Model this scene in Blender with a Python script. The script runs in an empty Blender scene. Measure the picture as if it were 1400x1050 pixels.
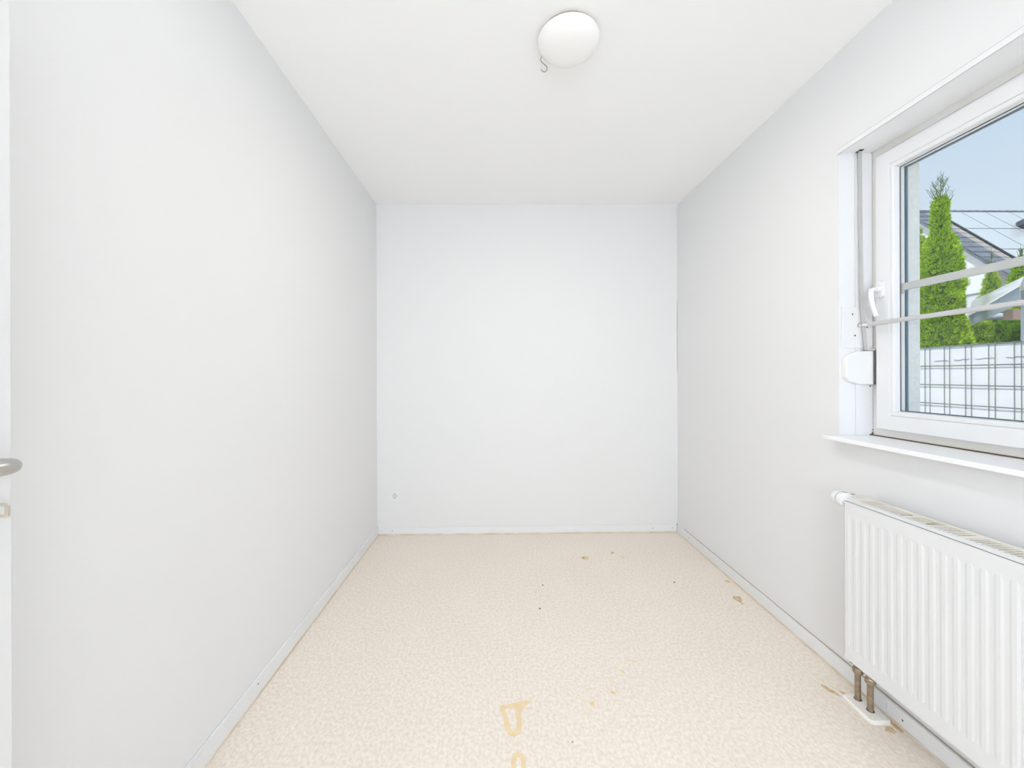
import bpy, math, random
from mathutils import Vector, Matrix
random.seed(7)
S = bpy.context.scene
COL = S.collection

# ------------------------------------------------------------------ camera
cd = bpy.data.cameras.new('camera')
cd.sensor_fit = 'HORIZONTAL'; cd.sensor_width = 36.0
cd.lens = 36.0 * 550.0 / 1400.0
cd.shift_x = (700 - 689.766) / 1400.0
cd.shift_y = (513.284 - 525) / 1400.0
cd.clip_start = 0.02; cd.clip_end = 300
cam = bpy.data.objects.new('camera', cd); COL.objects.link(cam)
EYE = 1.273
th, ro = 0.0170265, -0.0032150
Fv = Vector((math.sin(th), math.cos(th), 0)); Rv = Vector((math.cos(th), -math.sin(th), 0)); Uv = Vector((0, 0, 1))
R2 = Rv * math.cos(ro) + Uv * math.sin(ro); U2 = Uv * math.cos(ro) - Rv * math.sin(ro)
m = Matrix((R2, U2, -Fv)).transposed().to_4x4(); m.translation = Vector((0, 0, EYE))
cam.matrix_world = m
S.camera = cam

# ------------------------------------------------------------------ view
S.view_settings.view_transform = 'Standard'
S.view_settings.look = 'None'
S.view_settings.gamma = 1.0
S.view_settings.use_curve_mapping = False
S.view_settings.exposure = 0.0
S.cycles.use_denoising = True
S.cycles.max_bounces = 14; S.cycles.diffuse_bounces = 9; S.cycles.glossy_bounces = 4
S.cycles.transparent_max_bounces = 16
S.cycles.sample_clamp_indirect = 6.0

# ------------------------------------------------------------------ sky
w = bpy.data.worlds.new('sky'); S.world = w; w.use_nodes = True
nt = w.node_tree; nt.nodes.clear()
out = nt.nodes.new('ShaderNodeOutputWorld'); bg = nt.nodes.new('ShaderNodeBackground')
tc = nt.nodes.new('ShaderNodeTexCoord'); sx = nt.nodes.new('ShaderNodeSeparateXYZ')
cr = nt.nodes.new('ShaderNodeValToRGB')
nt.links.new(tc.outputs['Generated'], sx.inputs[0]); nt.links.new(sx.outputs['Z'], cr.inputs[0])
e = cr.color_ramp.elements
e[0].position = 0.0; e[0].color = (0.80, 0.87, 0.96, 1)
e[1].position = 1.0; e[1].color = (0.30, 0.48, 0.80, 1)
x = e.new(0.16); x.color = (0.77, 0.85, 0.96, 1)
x = e.new(0.44); x.color = (0.56, 0.71, 0.91, 1)
nt.links.new(cr.outputs[0], bg.inputs[0]); bg.inputs[1].default_value = 1.0
nt.links.new(bg.outputs[0], out.inputs[0])

# ------------------------------------------------------------------ sun and added fill light
def lamp(name, kind, loc, energy, color=(1, 1, 1), **kw):
    l = bpy.data.lights.new(name, kind); l.energy = energy; l.color = color
    for k, v in kw.items(): setattr(l, k, v)
    o = bpy.data.objects.new(name, l); COL.objects.link(o); o.location = loc
    return o
sun = lamp('sun', 'SUN', (-8, -5, 12), 4.5, (1.0, 0.95, 0.87), angle=0.009)
sun.rotation_euler = Vector((0.42, 0.26, -0.87)).to_track_quat('-Z', 'Y').to_euler()
FILLC = (0.795, 0.873, 0.99)
lamp('fill_light', 'POINT', (-0.25, -2.20, 1.45), 112.0, FILLC, shadow_soft_size=0.22)  # added fill light, unseen behind the camera, to even out the room

# ------------------------------------------------------------------ materials
def mat(name, color, rough=0.5, metal=0.0, spec=0.5, var=None, scale=20.0, bump=0.0, bscale=200.0, emit=None, aniso=None):
    """principled; var = second colour mixed in by noise; bump = strength of fine noise relief"""
    M = bpy.data.materials.new(name); M.use_nodes = True
    n = M.node_tree; p = n.nodes['Principled BSDF']
    p.inputs['Base Color'].default_value = (*color, 1); p.inputs['Roughness'].default_value = rough
    p.inputs['Metallic'].default_value = metal; p.inputs['Specular IOR Level'].default_value = spec
    t = n.nodes.new('ShaderNodeTexCoord')
    if var:
        no = n.nodes.new('ShaderNodeTexNoise'); no.inputs['Scale'].default_value = scale; no.inputs['Detail'].default_value = 5
        mp = n.nodes.new('ShaderNodeMapping')
        if aniso: mp.inputs['Scale'].default_value = aniso
        n.links.new(t.outputs['Object'], mp.inputs[0]); n.links.new(mp.outputs[0], no.inputs['Vector'])
        r = n.nodes.new('ShaderNodeValToRGB'); r.color_ramp.elements[0].position = 0.35; r.color_ramp.elements[1].position = 0.65
        r.color_ramp.elements[0].color = (*color, 1); r.color_ramp.elements[1].color = (*var, 1)
        n.links.new(no.outputs['Fac'], r.inputs[0]); n.links.new(r.outputs[0], p.inputs['Base Color'])
    if bump:
        nb = n.nodes.new('ShaderNodeTexNoise'); nb.inputs['Scale'].default_value = bscale; nb.inputs['Detail'].default_value = 3
        n.links.new(t.outputs['Object'], nb.inputs['Vector'])
        b = n.nodes.new('ShaderNodeBump'); b.inputs['Strength'].default_value = bump; b.inputs['Distance'].default_value = 0.002
        n.links.new(nb.outputs['Fac'], b.inputs['Height']); n.links.new(b.outputs[0], p.inputs['Normal'])
    if emit:
        p.inputs['Emission Color'].default_value = (*emit[:3], 1); p.inputs['Emission Strength'].default_value = emit[3]
    return M

def glass_mat():
    M = bpy.data.materials.new('window_glass'); M.use_nodes = True
    n = M.node_tree; n.nodes.clear()
    o = n.nodes.new('ShaderNodeOutputMaterial'); mx = n.nodes.new('ShaderNodeMixShader')
    t = n.nodes.new('ShaderNodeBsdfTransparent'); g = n.nodes.new('ShaderNodeBsdfGlossy'); g.inputs['Roughness'].default_value = 0.0
    t.inputs[0].default_value = (0.985, 0.995, 0.99, 1)
    lw = n.nodes.new('ShaderNodeLayerWeight'); pw = n.nodes.new('ShaderNodeMath'); pw.operation = 'POWER'; pw.inputs[1].default_value = 4.0
    ml = n.nodes.new('ShaderNodeMath'); ml.operation = 'MULTIPLY_ADD'; ml.inputs[1].default_value = 0.35; ml.inputs[2].default_value = 0.02
    n.links.new(lw.outputs['Facing'], pw.inputs[0]); n.links.new(pw.outputs[0], ml.inputs[0]); n.links.new(ml.outputs[0], mx.inputs[0])
    n.links.new(t.outputs[0], mx.inputs[1]); n.links.new(g.outputs[0], mx.inputs[2]); n.links.new(mx.outputs[0], o.inputs[0])
    return M

def floor_mat():
    M = bpy.data.materials.new('mottled_vinyl'); M.use_nodes = True
    n = M.node_tree; p = n.nodes['Principled BSDF']
    t = n.nodes.new('ShaderNodeTexCoord')
    def noise(scale, detail, sc=(1, 1, 1)):
        mp = n.nodes.new('ShaderNodeMapping'); mp.inputs['Scale'].default_value = sc
        no = n.nodes.new('ShaderNodeTexNoise'); no.inputs['Scale'].default_value = scale; no.inputs['Detail'].default_value = detail
        n.links.new(t.outputs['Object'], mp.inputs[0]); n.links.new(mp.outputs[0], no.inputs['Vector'])
        return no
    a = noise(85, 4, (1, 0.8, 1)); b = noise(260, 3); c = noise(3.0, 2)
    r = n.nodes.new('ShaderNodeValToRGB'); E = r.color_ramp.elements
    E[0].position = 0.34; E[0].color = (0.81, 0.705, 0.595, 1); E[1].position = 0.66; E[1].color = (0.915, 0.865, 0.795, 1)
    k = E.new(0.5); k.color = (0.865, 0.79, 0.705, 1)
    n.links.new(a.outputs['Fac'], r.inputs[0])
    r2 = n.nodes.new('ShaderNodeValToRGB'); r2.color_ramp.elements[0].position = 0.3; r2.color_ramp.elements[1].position = 0.7
    r2.color_ramp.elements[0].color = (0.93, 0.92, 0.905, 1); r2.color_ramp.elements[1].color = (1.0, 1.0, 1.0, 1)
    n.links.new(b.outputs['Fac'], r2.inputs[0])
    r3 = n.nodes.new('ShaderNodeValToRGB'); r3.color_ramp.elements[0].color = (0.95, 0.94, 0.92, 1); r3.color_ramp.elements[1].color = (1, 1, 1, 1)
    n.links.new(c.outputs['Fac'], r3.inputs[0])
    m1 = n.nodes.new('ShaderNodeMixRGB'); m1.blend_type = 'MULTIPLY'; m1.inputs[0].default_value = 1
    m2 = n.nodes.new('ShaderNodeMixRGB'); m2.blend_type = 'MULTIPLY'; m2.inputs[0].default_value = 1
    n.links.new(r.outputs[0], m1.inputs[1]); n.links.new(r2.outputs[0], m1.inputs[2])
    n.links.new(m1.outputs[0], m2.inputs[1]); n.links.new(r3.outputs[0], m2.inputs[2]); n.links.new(m2.outputs[0], p.inputs['Base Color'])
    p.inputs['Roughness'].default_value = 0.42; p.inputs['Specular IOR Level'].default_value = 0.5
    bp = n.nodes.new('ShaderNodeBump'); bp.inputs['Strength'].default_value = 0.12; bp.inputs['Distance'].default_value = 0.001
    n.links.new(b.outputs['Fac'], bp.inputs['Height']); n.links.new(bp.outputs[0], p.inputs['Normal'])
    return M

def leaf_mat(name, c1, c2):
    M = bpy.data.materials.new(name); M.use_nodes = True
    n = M.node_tree; n.nodes.clear()
    o = n.nodes.new('ShaderNodeOutputMaterial'); g = n.nodes.new('ShaderNodeNewGeometry')
    r = n.nodes.new('ShaderNodeValToRGB'); r.color_ramp.elements[0].color = (*c1, 1); r.color_ramp.elements[1].color = (*c2, 1)
    n.links.new(g.outputs['Random Per Island'], r.inputs[0])
    d = n.nodes.new('ShaderNodeBsdfDiffuse'); tl = n.nodes.new('ShaderNodeBsdfTranslucent'); mx = n.nodes.new('ShaderNodeMixShader'); mx.inputs[0].default_value = 0.35
    n.links.new(r.outputs[0], d.inputs[0]); n.links.new(r.outputs[0], tl.inputs[0])
    n.links.new(d.outputs[0], mx.inputs[1]); n.links.new(tl.outputs[0], mx.inputs[2]); n.links.new(mx.outputs[0], o.inputs[0])
    return M

M_wall = mat('white_wall_paint', (0.79, 0.792, 0.79), 0.9, bump=0.08, bscale=90)
M_ceil = mat('white_ceiling_paint', (0.92, 0.922, 0.918), 0.9, bump=0.06, bscale=90)
M_floor = floor_mat()
M_base = mat('white_plastic_skirting', (0.80, 0.81, 0.815), 0.4)
M_sil = mat('cream_sealant', (0.80, 0.74, 0.65), 0.5, var=(0.66, 0.56, 0.42), scale=9)
M_dark = mat('dark_gap', (0.05, 0.04, 0.03), 0.8)
M_screw = mat('dark_screw_metal', (0.10, 0.09, 0.075), 0.5, metal=0.4)
M_pvc = mat('white_window_pvc', (0.79, 0.795, 0.80), 0.28)
M_pvcw = mat('aged_white_window_pvc', (0.78, 0.775, 0.75), 0.3, var=(0.74, 0.715, 0.66), scale=7)
M_panel = mat('white_reveal_panel', (0.81, 0.815, 0.825), 0.45)
M_lid = mat('bright_white_lid', (0.92, 0.925, 0.93), 0.35)
M_sill = mat('white_sill_board', (0.88, 0.885, 0.89), 0.22)
M_glass = glass_mat()
M_spacer = mat('bright_aluminium_spacer_bar', (0.80, 0.79, 0.79), 0.35, metal=0.2)
M_outseal = mat('blue_grey_outer_gasket', (0.10, 0.17, 0.22), 0.5)
M_seal = mat('dark_grey_rubber_seal', (0.10, 0.11, 0.12), 0.6)
M_brownseal = mat('brown_dirty_joint', (0.10, 0.065, 0.035), 0.8)
M_alu = mat('white_lacquered_bar', (0.55, 0.55, 0.55), 0.35)
M_belt = mat('grey_woven_belt', (0.52, 0.52, 0.50), 0.8, bump=0.3, bscale=700)
M_winder = mat('white_glossy_plastic', (0.80, 0.80, 0.80), 0.25)
M_rad = mat('white_radiator_enamel', (0.76, 0.768, 0.77), 0.3)
M_radin = mat('grey_radiator_inside', (0.50, 0.48, 0.44), 0.6)
M_radold = mat('dusty_cream_enamel', (0.84, 0.81, 0.75), 0.45, var=(0.76, 0.71, 0.62), scale=14)
M_pipe = mat('tarnished_brass_steel', (0.42, 0.34, 0.25), 0.38, metal=0.75, var=(0.30, 0.23, 0.16), scale=60)
M_plate = mat('ivory_plastic', (0.87, 0.85, 0.80), 0.3)
M_opal = mat('opal_glass', (0.82, 0.815, 0.80), 0.12, spec=0.6, emit=(1.0, 0.97, 0.90, 0.08))
M_ring = mat('shadowed_lamp_ring', (0.42, 0.33, 0.25), 0.5)  # cream ring darkened to brown to paint its shadow line
M_wire = mat('bare_hook_wire', (0.28, 0.22, 0.16), 0.4, metal=0.6)
M_door = mat('white_door_leaf', (0.69, 0.692, 0.692), 0.5)
M_steel = mat('brushed_nickel', (0.55, 0.54, 0.52), 0.30, metal=1.0)
M_key = mat('dull_nickel_silver', (0.62, 0.57, 0.48), 0.4, metal=0.8)
M_outlet = mat('white_outlet_plastic', (0.85, 0.85, 0.86), 0.25)
M_stain = mat('ochre_glue_residue', (0.78, 0.60, 0.34), 0.5, var=(0.82, 0.66, 0.43), scale=35)
M_stainp = mat('pale_glue_residue', (0.79, 0.725, 0.63), 0.5)
M_yel = mat('yellow_glue_spot', (0.80, 0.58, 0.20), 0.5, var=(0.78, 0.66, 0.42), scale=60)
M_brn = mat('brown_floor_stain', (0.52, 0.35, 0.17), 0.5, var=(0.70, 0.55, 0.36), scale=70)
M_speck = mat('dark_speck', (0.10, 0.07, 0.05), 0.7)
# outside
M_stucco = mat('pale_stucco', (0.93, 0.90, 0.86), 0.95, var=(0.85, 0.82, 0.785), scale=90, bump=0.8, bscale=180)
M_ground = mat('paved_yard', (0.60, 0.59, 0.57), 0.9, var=(0.52, 0.51, 0.49), scale=3)
M_wiregr = mat('grey_coated_fence_wire', (0.17, 0.21, 0.21), 0.5)
M_strip = mat('white_privacy_film', (0.76, 0.76, 0.785), 0.5, var=(0.72, 0.725, 0.755), scale=4)
M_filmline = mat('grey_film_line', (0.30, 0.31, 0.33), 0.7)
M_leaf = leaf_mat('thuja_foliage', (0.07, 0.23, 0.010), (0.66, 0.88, 0.05))
M_leafd = leaf_mat('shade_darkened_foliage', (0.07, 0.20, 0.014), (0.26, 0.48, 0.035))  # leaf colours darkened to stand in for shade under the canopy
M_leaft = leaf_mat('sparse_thuja_tip', (0.10, 0.17, 0.05), (0.25, 0.33, 0.12))
M_leafy = leaf_mat('yellowish_thuja_foliage', (0.20, 0.36, 0.02), (0.58, 0.74, 0.10))
M_bark = mat('brown_bark', (0.16, 0.10, 0.06), 0.9)
M_hwall = mat('white_house_render', (0.73, 0.735, 0.75), 0.9)
M_hwall2 = mat('pale_grey_house_render', (0.62, 0.63, 0.67), 0.9)
M_slate = mat('blue_grey_roof_tile', (0.17, 0.19, 0.23), 0.5, var=(0.12, 0.135, 0.165), scale=2)
M_tileb = mat('weathered_brown_grey_tile', (0.36, 0.33, 0.32), 0.6)
M_solar = mat('solar_panel_with_glare', (0.50, 0.53, 0.56), 0.16, spec=0.9)  # pale base colour holds the sky and sun glare on dark panels
M_solfr = mat('black_panel_frame', (0.06, 0.08, 0.10), 0.4)
M_canvw = mat('white_canopy_fabric', (0.74, 0.75, 0.77), 0.8)
M_canvg = mat('grey_canopy_fabric', (0.40, 0.44, 0.50), 0.8)
M_wood = mat('pinkish_timber', (0.62, 0.45, 0.36), 0.7)
M_post = mat('pale_grey_metal_post', (0.60, 0.61, 0.63), 0.4)

# ------------------------------------------------------------------ mesh builder
class MB:
    def __init__(s): s.v = []; s.f = []; s.sm = []
    def add(s, vs, fs, smooth=False):
        b = len(s.v); s.v += [tuple(v) for v in vs]
        for f in fs: s.f.append(tuple(i + b for i in f)); s.sm.append(smooth)
        return s
    def box(s, x0, x1, y0, y1, z0, z1, c=0.0):
        """box with chamfered edges c"""
        if x0 > x1: x0, x1 = x1, x0
        if y0 > y1: y0, y1 = y1, y0
        if z0 > z1: z0, z1 = z1, z0
        if c <= 0:
            vs = [(x, y, z) for z in (z0, z1) for y in (y0, y1) for x in (x0, x1)]
            return s.add(vs, [(0, 2, 3, 1), (4, 5, 7, 6), (0, 1, 5, 4), (2, 6, 7, 3), (0, 4, 6, 2), (1, 3, 7, 5)])
        import bmesh
        bm = bmesh.new(); bmesh.ops.create_cube(bm, size=1)
        for v in bm.verts: v.co = ((x0 + x1) / 2 + v.co.x * (x1 - x0), (y0 + y1) / 2 + v.co.y * (y1 - y0), (z0 + z1) / 2 + v.co.z * (z1 - z0))
        bmesh.ops.bevel(bm, geom=list(bm.edges), offset=c, segments=2, affect='EDGES')
        bm.verts.index_update()
        s.add([v.co[:] for v in bm.verts], [[v.index for v in f.verts] for f in bm.faces], True); bm.free()
        return s
    def prism(s, poly, axis, a, b, smooth=False):
        """polygon (2-D) extruded along axis from a to b; poly coordinates are the two other axes in order"""
        def P(q, t):
            r = list(q); r.insert(axis, t); return tuple(r)
        n = len(poly)
        vs = [P(q, a) for q in poly] + [P(q, b) for q in poly]
        fs = [tuple(range(n)), tuple(range(2 * n - 1, n - 1, -1))] + [(i, i + n, (i + 1) % n + n, (i + 1) % n) for i in range(n)]
        return s.add(vs, fs, smooth)
    def loft(s, rings, cap=True, smooth=True):
        n = len(rings[0]); vs = [p for r in rings for p in r]; fs = []
        for k in range(len(rings) - 1):
            for i in range(n):
                j = (i + 1) % n; fs.append((k * n + i, k * n + j, (k + 1) * n + j, (k + 1) * n + i))
        s.add(vs, fs, smooth)
        if cap:
            b = len(s.v) - len(vs); L = (len(rings) - 1) * n
            s.f.append(tuple(b + i for i in range(n - 1, -1, -1))); s.sm.append(False)
            s.f.append(tuple(b + L + i for i in range(n))); s.sm.append(False)
        return s
    def tube(s, pts, r, n=12, ell=None, cap=True, up=None):
        """tube along pts; r a number or list; ell=(a,b) gives an elliptical section a along 'up', b across"""
        pts = [Vector(p) for p in pts]; rings = []
        prev = None
        for i, p in enumerate(pts):
            t = (pts[min(i + 1, len(pts) - 1)] - pts[max(i - 1, 0)]).normalized()
            if up is not None: u = Vector(up); u = (u - t * u.dot(t)).normalized()
            elif prev is None:
                u = t.orthogonal().normalized()
            else: u = (prev - t * prev.dot(t)).normalized()
            prev = u; v = t.cross(u)
            rr = r[i] if isinstance(r, (list, tuple)) else r
            a, b = (ell if ell else (1, 1))
            rings.append([p + (u * math.cos(k * 2 * math.pi / n) * a + v * math.sin(k * 2 * math.pi / n) * b) * rr for k in range(n)])
        return s.loft(rings, cap)
    def lathe(s, prof, c, axis=(0, 0, 1), n=40):
        """profile [(r, h)] revolved about axis through c"""
        ax = Vector(axis).normalized(); u = ax.orthogonal().normalized(); v = ax.cross(u); c = Vector(c)
        rings = [[c + ax * h + (u * math.cos(2 * math.pi * k / n) + v * math.sin(2 * math.pi * k / n)) * max(r, 1e-5) for k in range(n)] for r, h in prof]
        return s.loft(rings, True)
    def rectring(s, y0, y1, z0, z1, prof):
        """mitred frame swept round the rectangle; prof = closed polygon of (inset, X)"""
        n = len(prof); vs = []
        for cy, cz, sy, sz in ((y0, z0, 1, 1), (y1, z0, -1, 1), (y1, z1, -1, -1), (y0, z1, 1, -1)):
            vs += [(X, cy + sy * u, cz + sz * u) for u, X in prof]
        fs = []
        for k in range(4):
            a = k * n; b = ((k + 1) % 4) * n
            for i in range(n):
                j = (i + 1) % n; fs.append((a + i, b + i, b + j, a + j))
        return s.add(vs, fs)
    def mesh(s, name, material):
        me = bpy.data.meshes.new(name); me.from_pydata(s.v, [], s.f)
        me.polygons.foreach_set('use_smooth', s.sm)
        import bmesh
        bm = bmesh.new(); bm.from_mesh(me); bmesh.ops.recalc_face_normals(bm, faces=bm.faces); bm.to_mesh(me); bm.free()
        if any(s.sm):
            try: me.set_sharp_from_angle(angle=math.radians(38))
            except Exception: pass
        me.materials.append(material); me.update()
        return me
    def build(s, name, material, parent=None, **props):
        return link(name, s.mesh(name, material), parent, **props)

def link(name, data, parent=None, **props):
    o = bpy.data.objects.new(name, data); COL.objects.link(o)
    if parent is not None:
        o.parent = parent
        pm = Matrix.Identity(4); q = parent
        while q is not None:
            pm = Matrix.LocRotScale(q.location, q.rotation_euler, q.scale) @ pm; q = q.parent
        o.location = pm.inverted().translation if data is None or True else (0, 0, 0)
    for k, v in props.items(): o[k] = v
    return o

def thing(name, label, category, loc=(0, 0, 0), group=None):
    o = bpy.data.objects.new(name, None); COL.objects.link(o); o.location = loc; o.empty_display_size = 0.1
    o['label'] = label; o['category'] = category; o['kind'] = 'thing'
    if group: o['group'] = group
    return o

def struct_root(name, loc=(0, 0, 0), label=None):
    o = bpy.data.objects.new(name, None); COL.objects.link(o); o.location = loc; o['kind'] = 'structure'
    if label: o['label'] = label
    return o

def arc(cx, cy, r, a0, a1, n):
    return [(cx + r * math.cos(math.radians(a0 + (a1 - a0) * i / n)), cy + r * math.sin(math.radians(a0 + (a1 - a0) * i / n))) for i in range(n + 1)]

def rrect(x0, x1, y0, y1, r, n=4):
    return arc(x1 - r, y1 - r, r, 0, 90, n) + arc(x0 + r, y1 - r, r, 90, 180, n) + arc(x0 + r, y0 + r, r, 180, 270, n) + arc(x1 - r, y0 + r, r, 270, 360, n)

# ------------------------------------------------------------------ room shell
XL, XR, YB, H = -0.968, 1.458, 3.238, 2.65
YH = -3.6                       # the hall behind the camera ends here
XO = 1.80                       # outer face of the window wall
WY0, WY1, WZ0, WZ1 = 0.60, 1.696, 1.0125, 2.2235    # window opening
MB().box(XL - 0.2, XR + 0.34, YH - 0.2, YB + 0.2, -0.2, 0).build('floor', M_floor, kind='structure', label='beige mottled vinyl floor with glue stains')
MB().box(XL - 0.2, XO, YH - 0.2, YB + 0.2, H, H + 0.25).build('ceiling', M_ceil, kind='structure', label='plain white ceiling')
MB().box(XL - 0.2, XL, YH - 0.2, YB + 0.2, 0, H).build('wall_left', M_wall, kind='structure', label='plain white wall behind the open door')
MB().box(XL, XR, YB, YB + 0.2, 0, H).build('wall_back', M_wall, kind='structure', label='white end wall with the power outlet')
MB().box(XL, XR, YH - 0.2, YH, 0, H).build('wall_front', M_wall, kind='structure', label='white wall behind the viewer')
wr = MB().box(XR, XO - 0.03, YH - 0.2, YB + 0.2, 0, WZ0 - 0.001).box(XR, XO - 0.03, YH - 0.2, YB + 0.2, WZ1, H)
wr.box(XR, XO - 0.03, WY1, YB + 0.2, WZ0 - 0.001, WZ1).box(XR, XO - 0.03, YH - 0.2, WY0, WZ0 - 0.001, WZ1)
WR = wr.build('wall_right', M_wall, kind='structure', label='white wall with the window and radiator')
ws = MB().box(XO - 0.03, XO, YH - 0.2, YB + 0.2, -0.2, WZ0 - 0.03).box(XO - 0.03, XO, YH - 0.2, YB + 0.2, WZ1, H)
ws.box(XO - 0.03, XO, WY1 - 0.008, YB + 0.2, WZ0 - 0.03, WZ1).box(XO - 0.03, XO, YH - 0.2, WY0 + 0.008, WZ0 - 0.03, WZ1)
ws.box(1.67, XO, WY1 - 0.012, WY1, WZ0, WZ1).box(1.67, XO, WY0, WY0 + 0.012, WZ0, WZ1).box(1.67, XO, WY0, WY1, WZ1 - 0.012, WZ1)
ws.build('stucco_render', M_stucco, WR, label='rough pale grey stucco outside the window')

# hairline crack in the far right corner
ck = MB()
pts = [(XR - 0.0006, YB - 0.0008, 1.89 - i * 0.0605) for i in range(11)]
ck.tube([(p[0] - 0.0008 * random.random(), p[1], p[2]) for p in pts], [0.0006, 0.0012, 0.0016, 0.0018, 0.0022, 0.0016, 0.0024, 0.0018, 0.0024, 0.002, 0.0006], 5)
ck.build('hairline_crack', mat('grey_crack', (0.42, 0.40, 0.37), 0.9), WR, label='thin dark vertical crack in the corner')

# ------------------------------------------------------------------ skirting
BH, BT = 0.066, 0.012
def skirt(root, name, boxes, cap_axis):
    for (x0, x1, y0, y1, hh) in boxes:
        MB().box(x0, x1, y0, y1, 0.003, hh, 0.002).build('skirting_board', M_base, root)
rb = struct_root('baseboard_back', (0, YB, 0), 'white plastic skirting along the end wall')
MB().box(XL + BT, -0.34, YB - BT, YB, 0.003, BH - 0.003, 0.002).build('skirting_board', M_base, rb)
MB().box(-0.339, XR - BT, YB - BT, YB, 0.003, BH, 0.002).build('skirting_board', M_base, rb)
MB().box(XL + BT, XR - BT, YB - BT - 0.003, YB - BT + 0.002, 0, 0.011, 0.001).build('sealant_bead', M_sil, rb, label='cream sealant line')
rl = struct_root('baseboard_left', (XL, 0, 0), 'white plastic skirting along the left wall')
MB().box(XL, XL + BT, 0.85, YB, 0.003, BH + 0.004, 0.002).build('skirting_board', M_base, rl)
MB().box(XL, XL + BT, YH, 0.849, 0.003, BH + 0.004, 0.002).build('skirting_board', M_base, rl)
MB().box(XL + BT - 0.002, XL + BT + 0.003, YH, YB - BT, 0, 0.008, 0.001).build('sealant_bead', M_sil, rl, label='cream sealant line')
rr = struct_root('baseboard_right', (XR, 0, 0), 'white plastic skirting below the window wall')
for a, b in ((3.122, YB), (1.477, 3.121), (0.30, 1.476), (YH, 0.299)):
    MB().box(XR - BT, XR, a, b, 0.003, BH, 0.0015).build('skirting_board', M_base, rr)
MB().box(XR - BT - 0.003, XR - BT + 0.002, YH, YB - BT, 0, 0.009, 0.001).build('sealant_bead', M_sil, rr, label='stained cream sealant line')
MB().box(XR - 0.004, XR - 0.0005, YH, 3.12, BH - 0.001, BH + 0.0022).build('dirty_joint', mat('brown_dust_line', (0.45, 0.36, 0.26), 0.8), rr, label='thin brown dirt line on the skirting')
MB().box(XR - BT - 0.002, XR - BT + 0.004, YB - BT - 0.003, YB - BT + 0.004, 0.002, BH + 0.004).build('corner_stain', mat('brown_corner_dirt', (0.30, 0.23, 0.15), 0.9), rr, label='brown dirt in the skirting corner')
def screw(root, c, axis):
    MB().lathe([(0.0, 0), (0.0032, 0.0), (0.0032, 0.0008), (0.0015, 0.0012), (0, 0.0012)], c, axis, 10).build('screw', M_screw, root)
for sxp in (-0.844, 1.251, 1.406): screw(rb, (sxp, YB - BT, 0.037), (0, -1, 0))
for yp, zp in ((3.03, 0.037), (1.416, 0.033)): screw(rr, (XR - BT, yp, zp), (-1, 0, 0))
screw(rl, (XL + BT, 1.616, 0.05), (1, 0, 0))

# ------------------------------------------------------------------ window
win = struct_root('window_1', (1.6, (WY0 + WY1) / 2, WZ0), 'white tilting window with glazing bar and deep white reveal')
FX = 1.605
frame = MB().rectring(WY0, WY1, WZ0 + 0.003, WZ1, [(0, FX), (0.030, FX), (0.032, FX + 0.002), (0.032, 1.625), (0.062, 1.628), (0.064, 1.665), (0, 1.668)])
fr = frame.build('window_frame', M_pvcw, win)
SY0, SY1, SZ0, SZ1 = WY0 + 0.036, 1.6600, 1.046, 2.181
SF = 1.585
sash = MB().rectring(SY0, SY1, SZ0, SZ1, [(0, 1.603), (0, SF + 0.004), (0.0012, SF + 0.0012), (0.004, SF), (0.058, SF), (0.0595, SF + 0.0015), (0.060, 1.612), (0.060, 1.6322), (0.0705, 1.6322), (0.0708, 1.643), (0.0785, 1.643), (0.079, 1.650), (0.004, 1.650)]).build('sash', M_pvc, win)
MB().rectring(SY0 + 0.0605, SY1 - 0.0605, SZ0 + 0.0605, SZ1 - 0.0605, [(0, SF + 0.0015), (0.012, SF + 0.001), (0.0155, SF + 0.003), (0.0175, 1.600), (0.0185, 1.609), (0, 1.6095)]).build('glazing_bead', M_pvc, sash)
GY0, GY1, GZ0, GZ1 = SY0 + 0.066, SY1 - 0.066, SZ0 + 0.066, SZ1 - 0.066
g1 = 0.0185 - 0.0055 + 0.0005
MB().rectring(GY0, GY1, GZ0, GZ1, [(g1 - 0.004, 1.6090), (g1 + 0.0025, 1.6092), (g1 + 0.0025, 1.6098), (g1 - 0.004, 1.6098)]).build('rubber_seal', M_seal, sash, label='thin dark glazing gasket')
MB().box(1.610, 1.614, GY0, GY1, GZ0, GZ1).build('pane', M_glass, sash)
MB().box(1.628, 1.632, GY0, GY1, GZ0, GZ1).build('pane', M_glass, sash)
MB().rectring(GY0, GY1, GZ0, GZ1, [(0.002, 1.6142), (0.0135, 1.6142), (0.0135, 1.6278), (0.002, 1.6278)]).build('spacer_bar', M_spacer, sash, label='bright aluminium spacer between the panes')
MB().rectring(SY0, SY1, SZ0, SZ1, [(0.0715, 1.6325), (0.0800, 1.6325), (0.0805, 1.6410), (0.0770, 1.6425), (0.0715, 1.6425)]).build('outer_gasket', M_outseal, sash, label='dark blue-grey outer gasket')
# glazing bar between the panes
MB().prism([(1.6155, 1.609), (1.6165, 1.6075), (1.6255, 1.6075), (1.6265, 1.609), (1.6265, 1.6335), (1.6255, 1.635), (1.6165, 1.635), (1.6155, 1.6335)], 1, GY0 + 0.014, GY1 - 0.014).build('glazing_bar', M_alu, sash, label='white horizontal bar between the panes')
MB().box(1.6150, 1.6270, GY1 - 0.0160, GY1 - 0.0138, 1.594, 1.637, 0.0006).build('bar_end_clip', M_alu, sash)
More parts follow.
